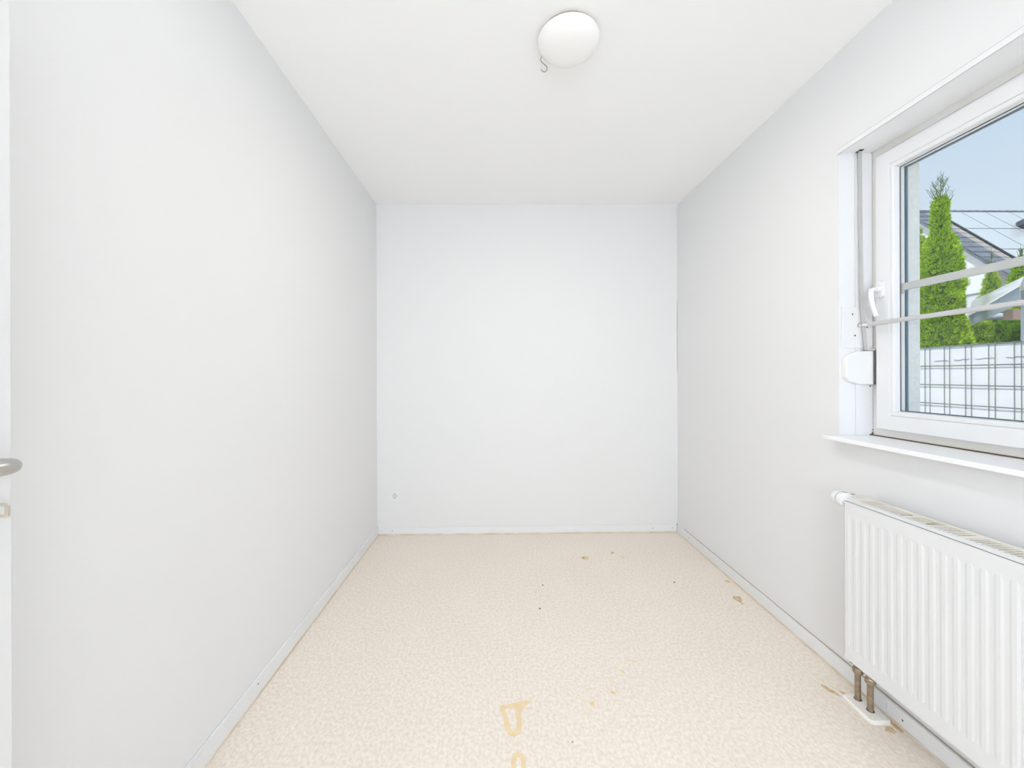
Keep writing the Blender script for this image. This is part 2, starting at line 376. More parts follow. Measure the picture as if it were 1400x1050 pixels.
# dirty joint between frame and sill, sill board
MB().box(1.597, 1.606, WY0, WY1, WZ0 - 0.0008, WZ0 + 0.0035).build('sill_joint', M_brownseal, win, label='dirty brown joint above the sill')
sl = MB().prism([(1.400, WZ0 - 0.002), (1.4015, WZ0), (1.606, WZ0), (1.606, WZ0 - 0.017), (1.402, WZ0 - 0.017), (1.400, WZ0 - 0.015)], 1, WY0 + 0.0005, WY1 - 0.0005)
sl.box(1.4005, XR - 0.0002, WY1 - 0.001, 1.712, WZ0 - 0.017, WZ0).box(1.4005, XR - 0.0002, WY0 - 0.02, WY0 + 0.001, WZ0 - 0.017, WZ0)
sl.build('windowsill', M_sill, win, label='glossy white sill board above the radiator')
MB().prism([(1.668, WZ0 + 0.012), (1.84, WZ0 - 0.010), (1.84, WZ0 - 0.035), (1.835, WZ0 - 0.035), (1.835, WZ0 - 0.014), (1.668, WZ0 + 0.008)], 1, WY0 + 0.013, WY1 - 0.013).build('outer_sill', M_post, win, label='pale grey metal outer sill')
# reveal lining
MB().box(XR, 1.5275, WY1 - 0.003, WY1, WZ0 + 0.0005, WZ1 - 0.003, 0.0008).build('reveal_panel', M_panel, win)
MB().box(1.5285, 1.604, WY1 - 0.0035, WY1, WZ0 + 0.0005, WZ1 - 0.003, 0.0008).build('reveal_panel', M_panel, win)
MB().box(XR, 1.604, WY0, WY0 + 0.003, WZ0 + 0.0005, WZ1 - 0.003).build('reveal_panel', M_panel, win)
MB().box(XR, 1.604, WY0, WY1, WZ1 - 0.003, WZ1).build('reveal_panel', M_lid, win, label='white roller shutter box lid')
st = MB().prism([(XR - 0.0035, WZ1 - 0.011), (XR - 0.0015, WZ1 - 0.012), (XR + 0.003, WZ1 - 0.004), (XR + 0.003, WZ1 + 0.004), (XR - 0.0003, WZ1 + 0.010), (XR - 0.0030, WZ1 + 0.009)], 1, WY0, WY1 + 0.004)
st.build('reveal_edge_strip', M_panel, win, label='thin white edge strip on the shutter box')
MB().box(XR - 0.0030, XR + 0.002, WY0, WY1, WZ1 + 0.0090, WZ1 + 0.0106).box(XR - 0.0042, XR - 0.0018, WY0, WY1, WZ1 - 0.0118, WZ1 - 0.0104).build('strip_shadow_gap', mat('pale_grey_shadow_gap', (0.52, 0.52, 0.52), 0.7), win, label='fine grey lines for the shadow gaps along the edge strip')  # grey boxes painted as the thin shadow gaps beside the strip
MB().box(1.5300, 1.5470, 1.668, 1.6915, WZ1 - 0.0045, WZ1 - 0.0025).build('belt_slot', M_dark, win, label='dark slot where the belt enters')
for (X, Z, q) in ((1.6015, WZ0 + 0.012, 0.004), (1.602, WZ0 + 0.024, 0.003), (1.600, WZ0 + 0.004, 0.006), (1.592, WZ0 + 0.003, 0.004), (1.600, WZ1 - 0.006, 0.0025)):
    MB().lathe([(0, 0), (q, 0.0004), (q * 0.6, 0.0012), (0, 0.0016)], (X, WY1 - 0.003, Z), (0, -1, 0), 7).build('mould_speck', M_brownseal, win)
# window handle on the sash
HY, HZ = 1.6345, 1.6225
hd = MB()
hd.tube([(1.575, HY, HZ), (1.560, HY, HZ), (1.551, HY, HZ + 0.0005), (1.5445, HY, HZ - 0.003), (1.541, HY - 0.0005, HZ - 0.012), (1.541, HY - 0.002, HZ - 0.030), (1.5435, HY - 0.004, HZ - 0.058), (1.5475, HY - 0.008, HZ - 0.088), (1.5515, HY - 0.014, HZ - 0.112), (1.552, HY - 0.0145, HZ - 0.1145)],
        [0.0085, 0.0085, 0.0090, 0.0095, 0.0093, 0.0088, 0.0086, 0.0088, 0.0088, 0.006], 14)
h = hd.build('window_handle', M_winder, win, label='white window handle pointing down')
MB().prism([(y, z) for y, z in rrect(HY - 0.0155, HY + 0.0155, HZ - 0.034, HZ + 0.034, 0.0135, 6)], 0, 1.574, SF).build('rosette', M_winder, h)
MB().lathe([(0.0125, 0), (0.0125, 0.009), (0.0105, 0.011), (0, 0.011)], (1.5745, HY, HZ), (-1, 0, 0), 20).build('collar', M_winder, h)

# ------------------------------------------------------------------ shutter belt, plate, winder, rod
belt = MB()
bw = 0.0072
bp = [(1.5390, 1.6800, WZ1 - 0.004), (1.5440, 1.6795, 1.60), (1.5490, 1.6790, 1.50), (1.5605, 1.6780, 1.376), (1.5610, 1.6780, 1.366)]
for i in range(len(bp) - 1):
    a, b = bp[i], bp[i + 1]
    vs = [(a[0] - bw, a[1] - 0.0008, a[2]), (a[0] + bw, a[1] - 0.0008, a[2]), (a[0] + bw, a[1] + 0.0008, a[2]), (a[0] - bw, a[1] + 0.0008, a[2]),
          (b[0] - bw, b[1] - 0.0008, b[2]), (b[0] + bw, b[1] - 0.0008, b[2]), (b[0] + bw, b[1] + 0.0008, b[2]), (b[0] - bw, b[1] + 0.0008, b[2])]
    belt.add(vs, [(0, 1, 5, 4), (1, 2, 6, 5), (2, 3, 7, 6), (3, 0, 4, 7), (0, 3, 2, 1), (4, 5, 6, 7)])
o = belt.build('shutter_belt', M_belt); o['label'] = 'grey woven roller shutter belt hanging down the window reveal'; o['category'] = 'belt'

pl = thing('cover_plate', 'white rectangular cover plate with dark screw holes above the belt winder', 'plate', (1.53, 1.69, 1.385))
MB().box(1.4665, 1.5985, 1.6875, 1.6925, 1.3860, 1.5590, 0.0012).build('plate_body', M_winder, pl)
for X, Z in ((1.512, 1.529), (1.556, 1.539), (1.574, 1.473), (1.522, 1.438), (1.566, 1.418)):
    MB().lathe([(0, 0), (0.0036, 0.0), (0.0036, 0.0006), (0.0022, 0.0011), (0, 0.0004)], (X, 1.6876, Z), (0, -1, 0), 12).build('screw', M_screw, pl)
cl = MB()
cl.tube([(1.5375 + 0.006 * math.cos(a), 1.6845 - 0.002 * math.sin(a), 1.482 + 0.008 * math.sin(a)) for a in [math.radians(60 + i * 24) for i in range(11)]], 0.0012, 6)
cl.tube([(1.563 + 0.006 * math.cos(a), 1.6845 - 0.002 * math.sin(a), 1.486 + 0.007 * math.sin(a)) for a in [math.radians(60 + i * 22) for i in range(9)]], 0.0012, 6)
cl.build('wire_clip', M_wire, pl, label='small dark wire clip')

wd = thing('belt_winder', 'bulging white belt winder box low in the window reveal', 'belt winder', (1.53, 1.69, 1.23))
base = [(1.466, 1.338), (1.482, 1.360), (1.522, 1.3715), (1.596, 1.3725), (1.596, 1.2300), (1.522, 1.2310), (1.482, 1.243), (1.466, 1.262)]
front = [(1.470, 1.336), (1.487, 1.356), (1.524, 1.3665), (1.582, 1.3680), (1.582, 1.2305), (1.524, 1.2325), (1.487, 1.245), (1.470, 1.264)]
mid = [(1.467, 1.338), (1.483, 1.359), (1.522, 1.370), (1.5835, 1.3715), (1.5835, 1.2302), (1.522, 1.2312), (1.483, 1.243), (1.467, 1.262)]
wb = MB().loft([[(x, 1.6925, z) for x, z in mid], [(x, 1.6715, z) for x, z in mid], [(x, 1.6675, z) for x, z in front]], smooth=False)
bvo = wb.build('housing', M_winder, wd)
bm_ = bvo.modifiers.new('round', 'BEVEL'); bm_.width = 0.004; bm_.segments = 3; bm_.limit_method = 'ANGLE'; bm_.angle_limit = math.radians(20)
MB().box(1.5845, 1.5975, 1.672, 1.6923, 1.2300, 1.3740, 0.001).build('gap_shade_strip', mat('grey_gap_shade', (0.30, 0.29, 0.28), 0.5, metal=0.3), wd, label='dark grey strip standing for the shaded gap')  # dark box painted as the shadow in the gap beside the housing
MB().box(1.5840, 1.6000, 1.668, 1.6923, 1.3740, 1.3790, 0.001).build('winder_lip', M_plate, wd)
for Z in (1.2345, 1.2225):
    MB().lathe([(0, 0), (0.0032, 0.0), (0.0032, 0.0012), (0, 0.0018)], (1.5915, 1.6720 if Z > 1.23 else 1.6925, Z), (0, -1, 0), 10).build('screw', M_screw, wd)
MB().box(1.551, 1.571, 1.6735, 1.683, 1.3700, 1.3745, 0.001).build('belt_guide', mat('dark_belt_guide', (0.25, 0.23, 0.21), 0.6), wd)

rod = thing('curtain_rod', 'white curtain rod spanning the window reveal in front of the handle', 'curtain rod', (1.55, 1.15, 1.482))
MB().tube([(1.548, WY0 + 0.05, 1.4845), (1.548, 1.654, 1.4815)], 1.0, 16, ell=(0.0088, 0.0055), up=(0, 0, 1)).build('outer_tube', M_alu, rod)
MB().tube([(1.548, 1.650, 1.4815), (1.548, 1.6845, 1.4815)], 1.0, 12, ell=(0.0055, 0.0035), up=(0, 0, 1)).build('inner_tube', M_winder, rod)
MB().tube([(1.548, WY0 + 0.005, 1.4845), (1.548, WY0 + 0.055, 1.4845)], 1.0, 12, ell=(0.0055, 0.0035), up=(0, 0, 1)).build('inner_tube', M_winder, rod)
MB().tube([(1.548, 1.6845, 1.4815), (1.548, 1.6870, 1.4815)], 1.0, 12, ell=(0.008, 0.006), up=(0, 0, 1)).build('end_cap', M_winder, rod)

# ------------------------------------------------------------------ radiator
RX0, RX1 = 1.330, 1.425           # front, back
RY1, RY0 = 1.522, 0.520
RZ0, RZ1 = 0.187, 0.7975
rad = thing('radiator', 'white ribbed panel radiator under the windowsill', 'radiator', (1.39, 1.02, 0.187))
# front panel: flat plate with pressed-in channels
fp = MB()
PT = 0.7975 - 0.010
pitch = 0.0331
dz_t, dz_b = 0.742, 0.236
ys = []
k = 0
y = 1.5065 + 0.0  # first channel edge
chs = []
while y - pitch > RY0 + 0.005:
    chs.append((y, y - 0.0235)); y -= pitch
ybounds = [RY1]
def q4(a, b, c, d): fp.add([a, b, c, d], [(0, 1, 2, 3)])
X0 = RX0; DEP = 0.0015
prev = RY1
for a, b in chs:
    q4((X0, prev, RZ0), (X0, a, RZ0), (X0, a, PT), (X0, prev, PT))       # land
    q4((X0, a, RZ0), (X0, b, RZ0), (X0, b, dz_b), (X0, a, dz_b))         # below channel
    q4((X0, a, dz_t), (X0, b, dz_t), (X0, b, PT), (X0, a, PT))           # above channel
    s_ = 0.0070; tz = 0.013; X1 = X0 + DEP
    n = 4
    # channel floor and sloped sides and ends
    ia, ib = a - s_, b + s_
    q4((X1, ia, dz_b + tz), (X1, ib, dz_b + tz), (X1, ib, dz_t - tz), (X1, ia, dz_t - tz))
    q4((X0, a, dz_b), (X1, ia, dz_b + tz), (X1, ia, dz_t - tz), (X0, a, dz_t))
    q4((X1, ib, dz_b + tz), (X0, b, dz_b), (X0, b, dz_t), (X1, ib, dz_t - tz))
    q4((X0, a, dz_b), (X0, b, dz_b), (X1, ib, dz_b + tz), (X1, ia, dz_b + tz))
    q4((X1, ia, dz_t - tz), (X1, ib, dz_t - tz), (X0, b, dz_t), (X0, a, dz_t))
    prev = b
q4((X0, prev, RZ0), (X0, RY0, RZ0), (X0, RY0, PT), (X0, prev, PT))
XB = X0 + 0.012
q4((X0, RY1, RZ0), (X0, RY1, PT), (XB, RY1, PT), (XB, RY1, RZ0)); q4((X0, RY0, RZ0), (XB, RY0, RZ0), (XB, RY0, PT), (X0, RY0, PT))
q4((X0, RY0, PT), (XB, RY0, PT), (XB, RY1, PT), (X0, RY1, PT)); q4((X0, RY0, RZ0), (X0, RY1, RZ0), (XB, RY1, RZ0), (XB, RY0, RZ0))
q4((XB, RY0, RZ0), (XB, RY1, RZ0), (XB, RY1, PT), (XB, RY0, PT))
fp.build('front_panel', M_rad, rad)
MB().box(RX1 - 0.012, RX1, RY0, RY1, RZ0, PT, 0.003).build('back_panel', M_rad, rad)
MB().box(RX0 + 0.030, RX1 - 0.030, RY0 + 0.02, RY1 - 0.02, RZ0 + 0.03, PT - 0.02).build('convector_core', M_radin, rad, label='grey fins inside the radiator')
for yy in (RY1, RY0):
    sgn = -1 if yy == RY1 else 1
    MB().box(RX0 + 0.0015, RX1 - 0.001, yy, yy + sgn * -0.0012, RZ0 + 0.01, RZ1 - 0.001, 0.0004).build('side_cover', M_rad, rad)
MB().box(RX0 + 0.0008, RX0 + 0.0045, RY1 - 0.0005, RY1 + 0.0018, RZ0 + 0.012, PT).build('side_joint', mat('grey_side_joint', (0.34, 0.33, 0.34), 0.7), rad, label='thin dark line down the left edge')
# thin shadow joint between panel and top cover
MB().box(RX0 + 0.0012, RX1 - 0.0012, RY0 + 0.002, RY1 - 0.002, PT - 0.001, PT + 0.0018).build('cover_joint', mat('grey_joint', (0.22, 0.21, 0.22), 0.7), rad, label='dark joint under the top cover')
tg = MB()
tz0, tz1 = PT + 0.0016, RZ1
tg.box(RX0, RX0 + 0.022, RY0, RY1, tz0, tz1, 0.002)
tgf = tg.build('cover_lip', M_rad, rad)
MB().box(RX1 - 0.014, RX1 + 0.001, RY0, RY1, tz0, tz1, 0.002).build('cover_lip', M_radold, rad, label='dusty cream rear cover edge')
gb = MB()
yy = RY1 - 0.035; k = 0
gb.box(RX0 + 0.020, RX1 - 0.012, RY1 - 0.036, RY1, tz1 - 0.003, tz1 - 0.0008)
gb.box(RX0 + 0.020, RX1 - 0.012, RY0, RY0 + 0.03, tz1 - 0.003, tz1 - 0.0008)
while yy > RY0 + 0.03:
    gb.box(RX0 + 0.020, RX1 - 0.012, yy - 0.0055, yy, tz1 - 0.003, tz1 - 0.0008)
    yy -= 0.0128; k += 1
    if k % 12 == 0:
        gb.box(RX0 + 0.020, RX1 - 0.012, yy - 0.016, yy, tz1 - 0.003, tz1 - 0.0008); yy -= 0.020
gb.build('top_grille', M_radold, rad, kind='stuff', label='slotted dusty cream top grille')
for yq in (1.332, 1.250):
    MB().tube([(RX0 + 0.030, yq + 0.004, tz1 - 0.0005), (RX0 + 0.040, yq, tz1 + 0.001), (RX0 + 0.052, yq + 0.003, tz1), (RX0 + 0.062, yq - 0.004, tz1 + 0.001)], 0.0014, 6).build('grille_clip', M_pipe, rad, label='small brown clip in the grille')
for yq in (1.36, 0.68):
    MB().box(RX1, XR - 0.0005, yq - 0.015, yq + 0.015, 0.26, 0.72, 0.002).build('wall_bracket', M_rad, rad)
# thermostat valve at the left end
VX, VZ = 1.350, 0.786
MB().lathe([(0.0, 0), (0.016, 0.0), (0.016, 0.012), (0.0265, 0.014), (0.0272, 0.020), (0.0272, 0.032), (0.0255, 0.034), (0.0255, 0.036), (0.0268, 0.038), (0.0258, 0.056), (0.0230, 0.063), (0.016, 0.066), (0.0, 0.067)], (VX, RY1 + 0.001, VZ), (0, 1, 0), 32).build('thermostat_head', M_winder, rad, label='round white thermostat knob')
MB().lathe([(0.0258, 0), (0.0274, 0.0), (0.0274, 0.0022), (0.0258, 0.0022)], (VX, RY1 + 0.0345, VZ), (0, 1, 0), 32).build('knob_ring', mat('grey_knob_ring', (0.45, 0.45, 0.46), 0.5), rad)
MB().tube([(VX + 0.001, RY1 + 0.036, VZ + 0.0272), (VX + 0.004, RY1 + 0.016, VZ + 0.0270)], 0.0016, 6).build('knob_marker', M_screw, rad)
MB().tube([(VX + 0.016, RY1 + 0.012, VZ + 0.0245), (VX + 0.026, RY1 + 0.006, VZ + 0.0235)], 0.0014, 6).build('knob_marker', M_screw, rad)
MB().lathe([(0, 0), (0.0022, 0), (0.0022, 0.0008), (0, 0.001)], (VX - 0.012, RY1 + 0.0655, VZ + 0.012), (-0.2, 1, 0.2), 8).build('knob_marker', M_screw, rad)
# connection pipes below
for PX, PY in ((1.3945, 1.5386), (1.3935, 1.4852)):
    pp = MB().tube([(PX, PY, 0.0122), (PX, PY, 0.118)], 0.0100, 18).build('supply_pipe', M_pipe, rad)
    hexa = [[(PX + r * math.cos(math.radians(60 * i + 20)), PY + r * math.sin(math.radians(60 * i + 20)), z) for i in range(6)] for r, z in ((0.0145, 0.112), (0.0165, 0.115), (0.0165, 0.131), (0.0150, 0.134))]
    MB().loft(hexa, smooth=False).build('pipe_nut', M_pipe, pp)
    MB().lathe([(0.0105, 0.134), (0.0135, 0.136), (0.0135, 0.150), (0.017, 0.152), (0.017, 0.166), (0.012, 0.168), (0.012, 0.186)], (PX, PY if PY < 1.52 else PY - 0.0, 0), (0, 0, 1), 20).build('valve_body', M_pipe, pp)
    MB().lathe([(0, 0), (0.0085, 0), (0.0085, 0.012), (0.0060, 0.014), (0, 0.010)], (PX - 0.014, PY, 0.158), (-1, 0, 0.15), 14).build('shutoff_screw', M_pipe, pp)
MB().box(1.378, 1.411, 1.468, 1.558, 0.176, 0.187, 0.002).build('valve_block', M_pipe, rad, label='tarnished brass double valve block')

# ------------------------------------------------------------------ pipe cover plate on the floor
fpz = thing('pipe_plate', 'ivory plastic floor plate round the two heating pipes', 'floor plate', (1.39, 1.505, 0))
r0 = rrect(1.352, 1.432, 1.4365, 1.5680, 0.016, 5); r1 = rrect(1.356, 1.428, 1.4405, 1.5640, 0.013, 5)
def ring(pts, z): return [(x, y, z) for x, y in pts]
MB().loft([ring(r0, 0.0), ring(r0, 0.008), ring(r1, 0.012)], smooth=False).build('plate_body', M_plate, fpz)
for PX, PY in ((1.3945, 1.5386), (1.3935, 1.4852)):
    MB().lathe([(0.0103, 0.0119), (0.0125, 0.0119), (0.0125, 0.0128), (0.0103, 0.0128)], (PX, PY, 0), (0, 0, 1), 20).build('pipe_hole', M_brownseal, fpz)

# ------------------------------------------------------------------ ceiling lamp and hook
LX, LY = 0.290, 1.622
lt = thing('ceiling_lamp', 'round white opal glass ceiling lamp', 'ceiling lamp', (LX, LY, H))
MB().lathe([(0.0, 0), (0.108, 0.0), (0.110, 0.004), (0.110, 0.014), (0.104, 0.016), (0, 0.016)], (LX, LY, H), (0, 0, -1), 48).build('base_ring', M_ring, lt, label='cream mounting ring with its shadow line in the colour')
MB().lathe([(0.104, 0.012), (0.116, 0.013), (0.1215, 0.017), (0.1240, 0.024), (0.1225, 0.033), (0.1150, 0.045), (0.1020, 0.056), (0.083, 0.065), (0.059, 0.0715), (0.031, 0.075), (0.010, 0.0757), (0, 0.0757)], (LX, LY, H), (0, 0, -1), 56).build('lamp_shade', M_opal, lt, label='glossy opal glass dome')

o = lamp('ceiling_lamp_glow', 'AREA', (LX, LY, H - 0.078), 8.3, (1.0, 0.95, 0.89), shape='DISK', size=0.20)
hk = MB()
HYk = 1.7255
ctrl = [(0.195, 2.6500), (0.1925, 2.641), (0.1890, 2.633), (0.1895, 2.626), (0.194, 2.619), (0.203, 2.611), (0.211, 2.604), (0.2165, 2.597), (0.2165, 2.589), (0.2135, 2.581), (0.2065, 2.5765), (0.199, 2.578), (0.193, 2.583), (0.190, 2.588)]
hk.tube([(x, HYk, z) for x, z in ctrl], 0.0016, 8)
o = hk.build('ceiling_hook', M_wire); o['label'] = 'thin bare S-shaped wire hook hanging beside the ceiling lamp'; o['category'] = 'hook'

# ------------------------------------------------------------------ power outlet
ot = thing('power_outlet', 'white square power outlet low on the end wall', 'power outlet', (-0.8265, YB, 0.273))
ox, oz = -0.8265, 0.3135
MB().box(ox - 0.0405, ox + 0.0405, YB - 0.010, YB - 0.0002, oz - 0.0405, oz + 0.0405, 0.003).build('cover_frame', M_outlet, ot)
MB().lathe([(0.0225, 0.0), (0.0225, 0.004), (0.0195, 0.0042), (0.0190, 0.0008), (0.0, 0.0004)], (ox + 0.002, YB - 0.0099, oz), (0, -1, 0), 32).build('socket_insert', mat('outlet_insert', (0.74, 0.74, 0.75), 0.35), ot)
for dx, dz in ((-0.0095, 0.0), (0.0095, 0.0)):
    MB().lathe([(0, 0), (0.0030, 0), (0.0030, 0.0004), (0, 0.0004)], (ox + 0.002 + dx, YB - 0.0106, oz + dz), (0, -1, 0), 12).build('pin_hole', M_dark, ot)
for dz in (0.0165, -0.0165):
    MB().box(ox + 0.002 - 0.004, ox + 0.002 + 0.004, YB - 0.0135, YB - 0.0104, oz + dz - 0.0022, oz + dz + 0.0022, 0.0005).build('earth_clip', M_screw, ot)

# ------------------------------------------------------------------ open door against the left wall
DX = -0.790                 # face towards the room
dr = struct_root('door_1', (-0.810, -0.21, 0.006), 'white flush door leaf standing open in front of the left wall')
MB().box(DX - 0.040, DX, -0.190, 0.668, 0.006, 2.02, 0.002).build('door_leaf', M_door, dr)
hy, hz = 0.6220, 1.1390
lv = MB().tube([(DX, hy, hz), (DX + 0.040, hy, hz), (DX + 0.050, hy - 0.001, hz), (DX + 0.058, hy - 0.005, hz), (DX + 0.0625, hy - 0.013, hz), (DX + 0.0630, hy - 0.024, hz), (DX + 0.0630, hy - 0.120, hz)], [0.0105, 0.0105, 0.0110, 0.0115, 0.0115, 0.0112, 0.0100], 18)
dh = lv.build('door_handle', M_steel, dr, label='brushed metal door lever')
MB().lathe([(0.0, 0), (0.026, 0.0), (0.026, 0.006), (0.0235, 0.008), (0.012, 0.008), (0.012, 0.012), (0.0, 0.012)], (DX, hy - 0.006, hz), (1, 0, 0), 32).build('handle_rosette', M_steel, dh)
lv2 = MB().tube([(DX - 0.040, hy, hz), (DX - 0.078, hy, hz), (DX - 0.094, hy - 0.005, hz), (DX - 0.099, hy - 0.02, hz), (DX - 0.099, hy - 0.12, hz)], 0.0108, 14)
lv2.build('door_handle', M_steel, dr, label='brushed metal lever facing the wall')
kz = 1.0665; ky = 0.636
kb = MB()
outer = rrect(DX + 0.002, DX + 0.0330, kz - 0.0105, kz + 0.0105, 0.004, 4); inner = rrect(DX + 0.007, DX + 0.0275, kz - 0.0060, kz + 0.0060, 0.0022, 4)
n = len(outer); vs = []
for yv in (ky - 0.0015, ky + 0.0015): vs += [(x, yv, z) for x, z in outer] + [(x, yv, z) for x, z in inner]
fs = []
for i in range(n):
    j = (i + 1) % n
    fs += [(i, j, n + j, n + i), (2 * n + i, 3 * n + i, 3 * n + j, 2 * n + j), (i, 2 * n + i, 2 * n + j, j), (n + i, n + j, 3 * n + j, 3 * n + i)]
kb.add(vs, fs)
kb.tube([(DX - 0.02, ky, kz), (DX + 0.004, ky, kz)], 0.0028, 10)
kb.build('door_key', M_key, dr, label='flat metal key in the lock')
MB().lathe([(0, 0), (0.0245, 0.0), (0.0245, 0.004), (0.022, 0.006), (0, 0.006)], (DX, ky - 0.03, kz), (1, 0, 0), 30).build('key_rosette', M_steel, dr)
for zh in (0.25, 1.75):
    MB().tube([(DX + 0.004, -0.197, zh - 0.04), (DX + 0.004, -0.197, zh + 0.04)], 0.007, 12).build('hinge', M_steel, dr)

# ------------------------------------------------------------------ stains on the floor (thin residues)
floor_o = bpy.data.objects['floor']
def blob(cx, cy, rx, ry, m_, name='glue_stain', seed=0, rot=0.0, label=None, n=22, rough=0.25):
    rnd = random.Random(seed); pts = []
    ph = [rnd.uniform(0, 6.28) for _ in range(5)]
    for i in range(n):
        a = 2 * math.pi * i / n
        k = 1 + rough * (0.5 * math.sin(2 * a + ph[0]) + 0.45 * math.sin(3 * a + ph[1]) + 0.35 * math.sin(5 * a + ph[2]) + 0.25 * math.sin(7 * a + ph[3]))
        px, py = rx * k * math.cos(a), ry * k * math.sin(a)
        pts.append((cx + px * math.cos(rot) - py * math.sin(rot), cy + px * math.sin(rot) + py * math.cos(rot)))
    mb = MB(); inn = [(cx + (x - cx) * 0.9, cy + (y - cy) * 0.9) for x, y in pts]
    mb.loft([[(x, y, 0.00005) for x, y in pts], [(x, y, 0.0005) for x, y in inn]], smooth=False)
    o = mb.build(name, m_, floor_o)
    if label: o['label'] = label
    return o
def poly_stain(pts, m_, label, z=0.0005):
    return MB().prism(pts, 2, 0.00005, z).build('glue_stain', m_, floor_o, label=label)
# T-shaped residue near the camera: a ragged bar, two legs joined in a round foot, faint inner film
def strip_stain(cl, ws, label, zt=0.0007):
    mb = MB(); L = []; Rr = []
    for i, (p, w_) in enumerate(zip(cl, ws)):
        a = Vector(cl[max(i - 1, 0)]); b = Vector(cl[min(i + 1, len(cl) - 1)]); t = (b - a).normalized(); nrm = Vector((-t.y, t.x))
        L.append((p[0] + nrm.x * w_ * 1.25, p[1] + nrm.y * w_ * 1.25)); Rr.append((p[0] - nrm.x * w_ * 1.25, p[1] - nrm.y * w_ * 1.25))
    rings = [[(l[0], l[1], 0.0001), (l[0], l[1], zt), (r_[0], r_[1], zt), (r_[0], r_[1], 0.0001)] for l, r_ in zip(L, Rr)]
    return mb.loft(rings, smooth=False).build('glue_stain', M_stain, floor_o, label=label)
import sys
def px2floor(px, py):
    d = Fv + R2 * ((px - 689.766) / 550.0) - U2 * ((py - 513.284) / 550.0)
    t = -EYE / d.z
    return (d.x * t, d.y * t)
strip_stain([(0.0045, 1.543), (0.030, 1.5455), (0.060, 1.550), (0.090, 1.558), (0.117, 1.566)], [0.007, 0.008, 0.010, 0.011, 0.006], 'ochre glue mark like a T with a looped foot')
strip_stain([(0.012, 1.536), (0.021, 1.512), (0.028, 1.480), (0.032, 1.450), (0.040, 1.434), (0.054, 1.428), (0.066, 1.433), (0.074, 1.450), (0.076, 1.480), (0.072, 1.512), (0.078, 1.536), (0.094, 1.553)],
            [0.005, 0.0065, 0.0075, 0.0075, 0.009, 0.0095, 0.009, 0.0075, 0.0075, 0.0085, 0.0095, 0.007], 'ochre looped foot of the glue mark', 0.0009)
strip_stain([(0.046, 1.27), (0.047, 1.325), (0.053, 1.345), (0.064, 1.351), (0.075, 1.345), (0.081, 1.325), (0.081, 1.27)], [0.005, 0.006, 0.007, 0.008, 0.007, 0.006, 0.005], 'rounded ochre glue mark at the near edge')
blob(0.6098, 2.79, 0.022, 0.030, M_yel, seed=1, label='small yellow glue spot towards the end wall')
blob(0.592, 2.80, 0.012, 0.015, M_yel, seed=2, rough=0.4)
blob(0.8189, 2.8775, 0.014, 0.009, M_brn, seed=3)
blob(0.815, 2.862, 0.006, 0.006, M_speck, 'dark_speck', seed=4)
blob(0.869, 2.80, 0.012, 0.016, M_stain, seed=5)
blob(0.2258, 2.1923, 0.006, 0.007, M_speck, 'dark_speck', seed=6)
blob(0.2692, 2.4364, 0.005, 0.007, M_speck, 'dark_speck', seed=7)
blob(0.220, 2.36, 0.005, 0.006, M_brn, 'dark_speck', seed=8)
blob(0.593, 1.783, 0.024, 0.006, M_stain, seed=9, rot=-0.25)
blob(0.545, 1.79, 0.012, 0.006, M_stainp, seed=10)
blob(0.532, 1.720, 0.009, 0.011, M_yel, seed=11)
blob(0.458, 1.606, 0.009, 0.009, M_yel, seed=12)
blob(0.363, 1.553, 0.009, 0.012, M_yel, seed=13)
blob(0.343, 1.566, 0.008, 0.008, M_stainp, seed=14)
blob(1.359, 2.262, 0.025, 0.031, M_brn, seed=15, label='round brown stain beside the right skirting')
blob(1.358, 2.215, 0.008, 0.008, M_brn, seed=16)
blob(1.412, 2.455, 0.012, 0.014, M_brn, seed=17)
blob(1.0808, 2.452, 0.006, 0.007, M_speck, 'dark_speck', seed=18)
blob(1.335, 1.60, 0.012, 0.03, M_brn, seed=19, rot=0.4)
blob(1.40, 1.415, 0.018, 0.014, M_brn, seed=20)
blob(1.436, 1.43, 0.008, 0.03, M_brn, seed=21)
blob(1.375, 1.585, 0.006, 0.016, M_brn, 'dark_speck', seed=22, rot=0.5)
blob(0.255, 1.392, 0.0025, 0.0025, M_speck, 'dark_speck', seed=23)

# ------------------------------------------------------------------ outside: ground
GZ = -0.12
MB().box(XO, 40, -25, 40, GZ - 0.2, GZ).build('ground', M_ground, kind='structure', label='paved yard outside the window')

# ------------------------------------------------------------------ fence of twin-wire mesh with white privacy strips
fence = thing('mesh_fence', 'grey wire mesh fence woven with white privacy strips outside the window', 'fence', (4.70, 3.6, GZ))
FXc = 4.70; F0, F1 = 1.35, 5.6
for i in range(9):
    zt = 1.560 - 0.2005 * i
    if i == 0: MB().tube([(FXc - 0.004, F0, zt), (FXc - 0.004, F1, zt)], 0.0050, 8).build('horizontal_wire', M_wiregr, fence)
    else: MB().tube([(FXc - 0.010, F0, zt), (FXc - 0.010, F1, zt)], 0.0038, 8).build('horizontal_wire', M_wiregr, fence)
    if i < 8:
        top = zt - 0.006; bot = zt - 0.1955
        stp = MB()
        N = 22
        vs = []
        for j in range(N + 1):
            yv = F0 + (F1 - F0) * j / N; off = 0.0012 * math.sin(j * 1.9 + i)
            vs += [(FXc + 0.004 + off, yv, bot), (FXc + 0.004 + off, yv, top), (FXc + 0.0055 + off, yv, top), (FXc + 0.0055 + off, yv, bot)]
        rings = [vs[4 * j:4 * j + 4] for j in range(N + 1)]
        stp.loft(rings, smooth=False).build('privacy_strip', M_strip, fence)
yv = 4.3433 + 0.1912 * 6
vw = None
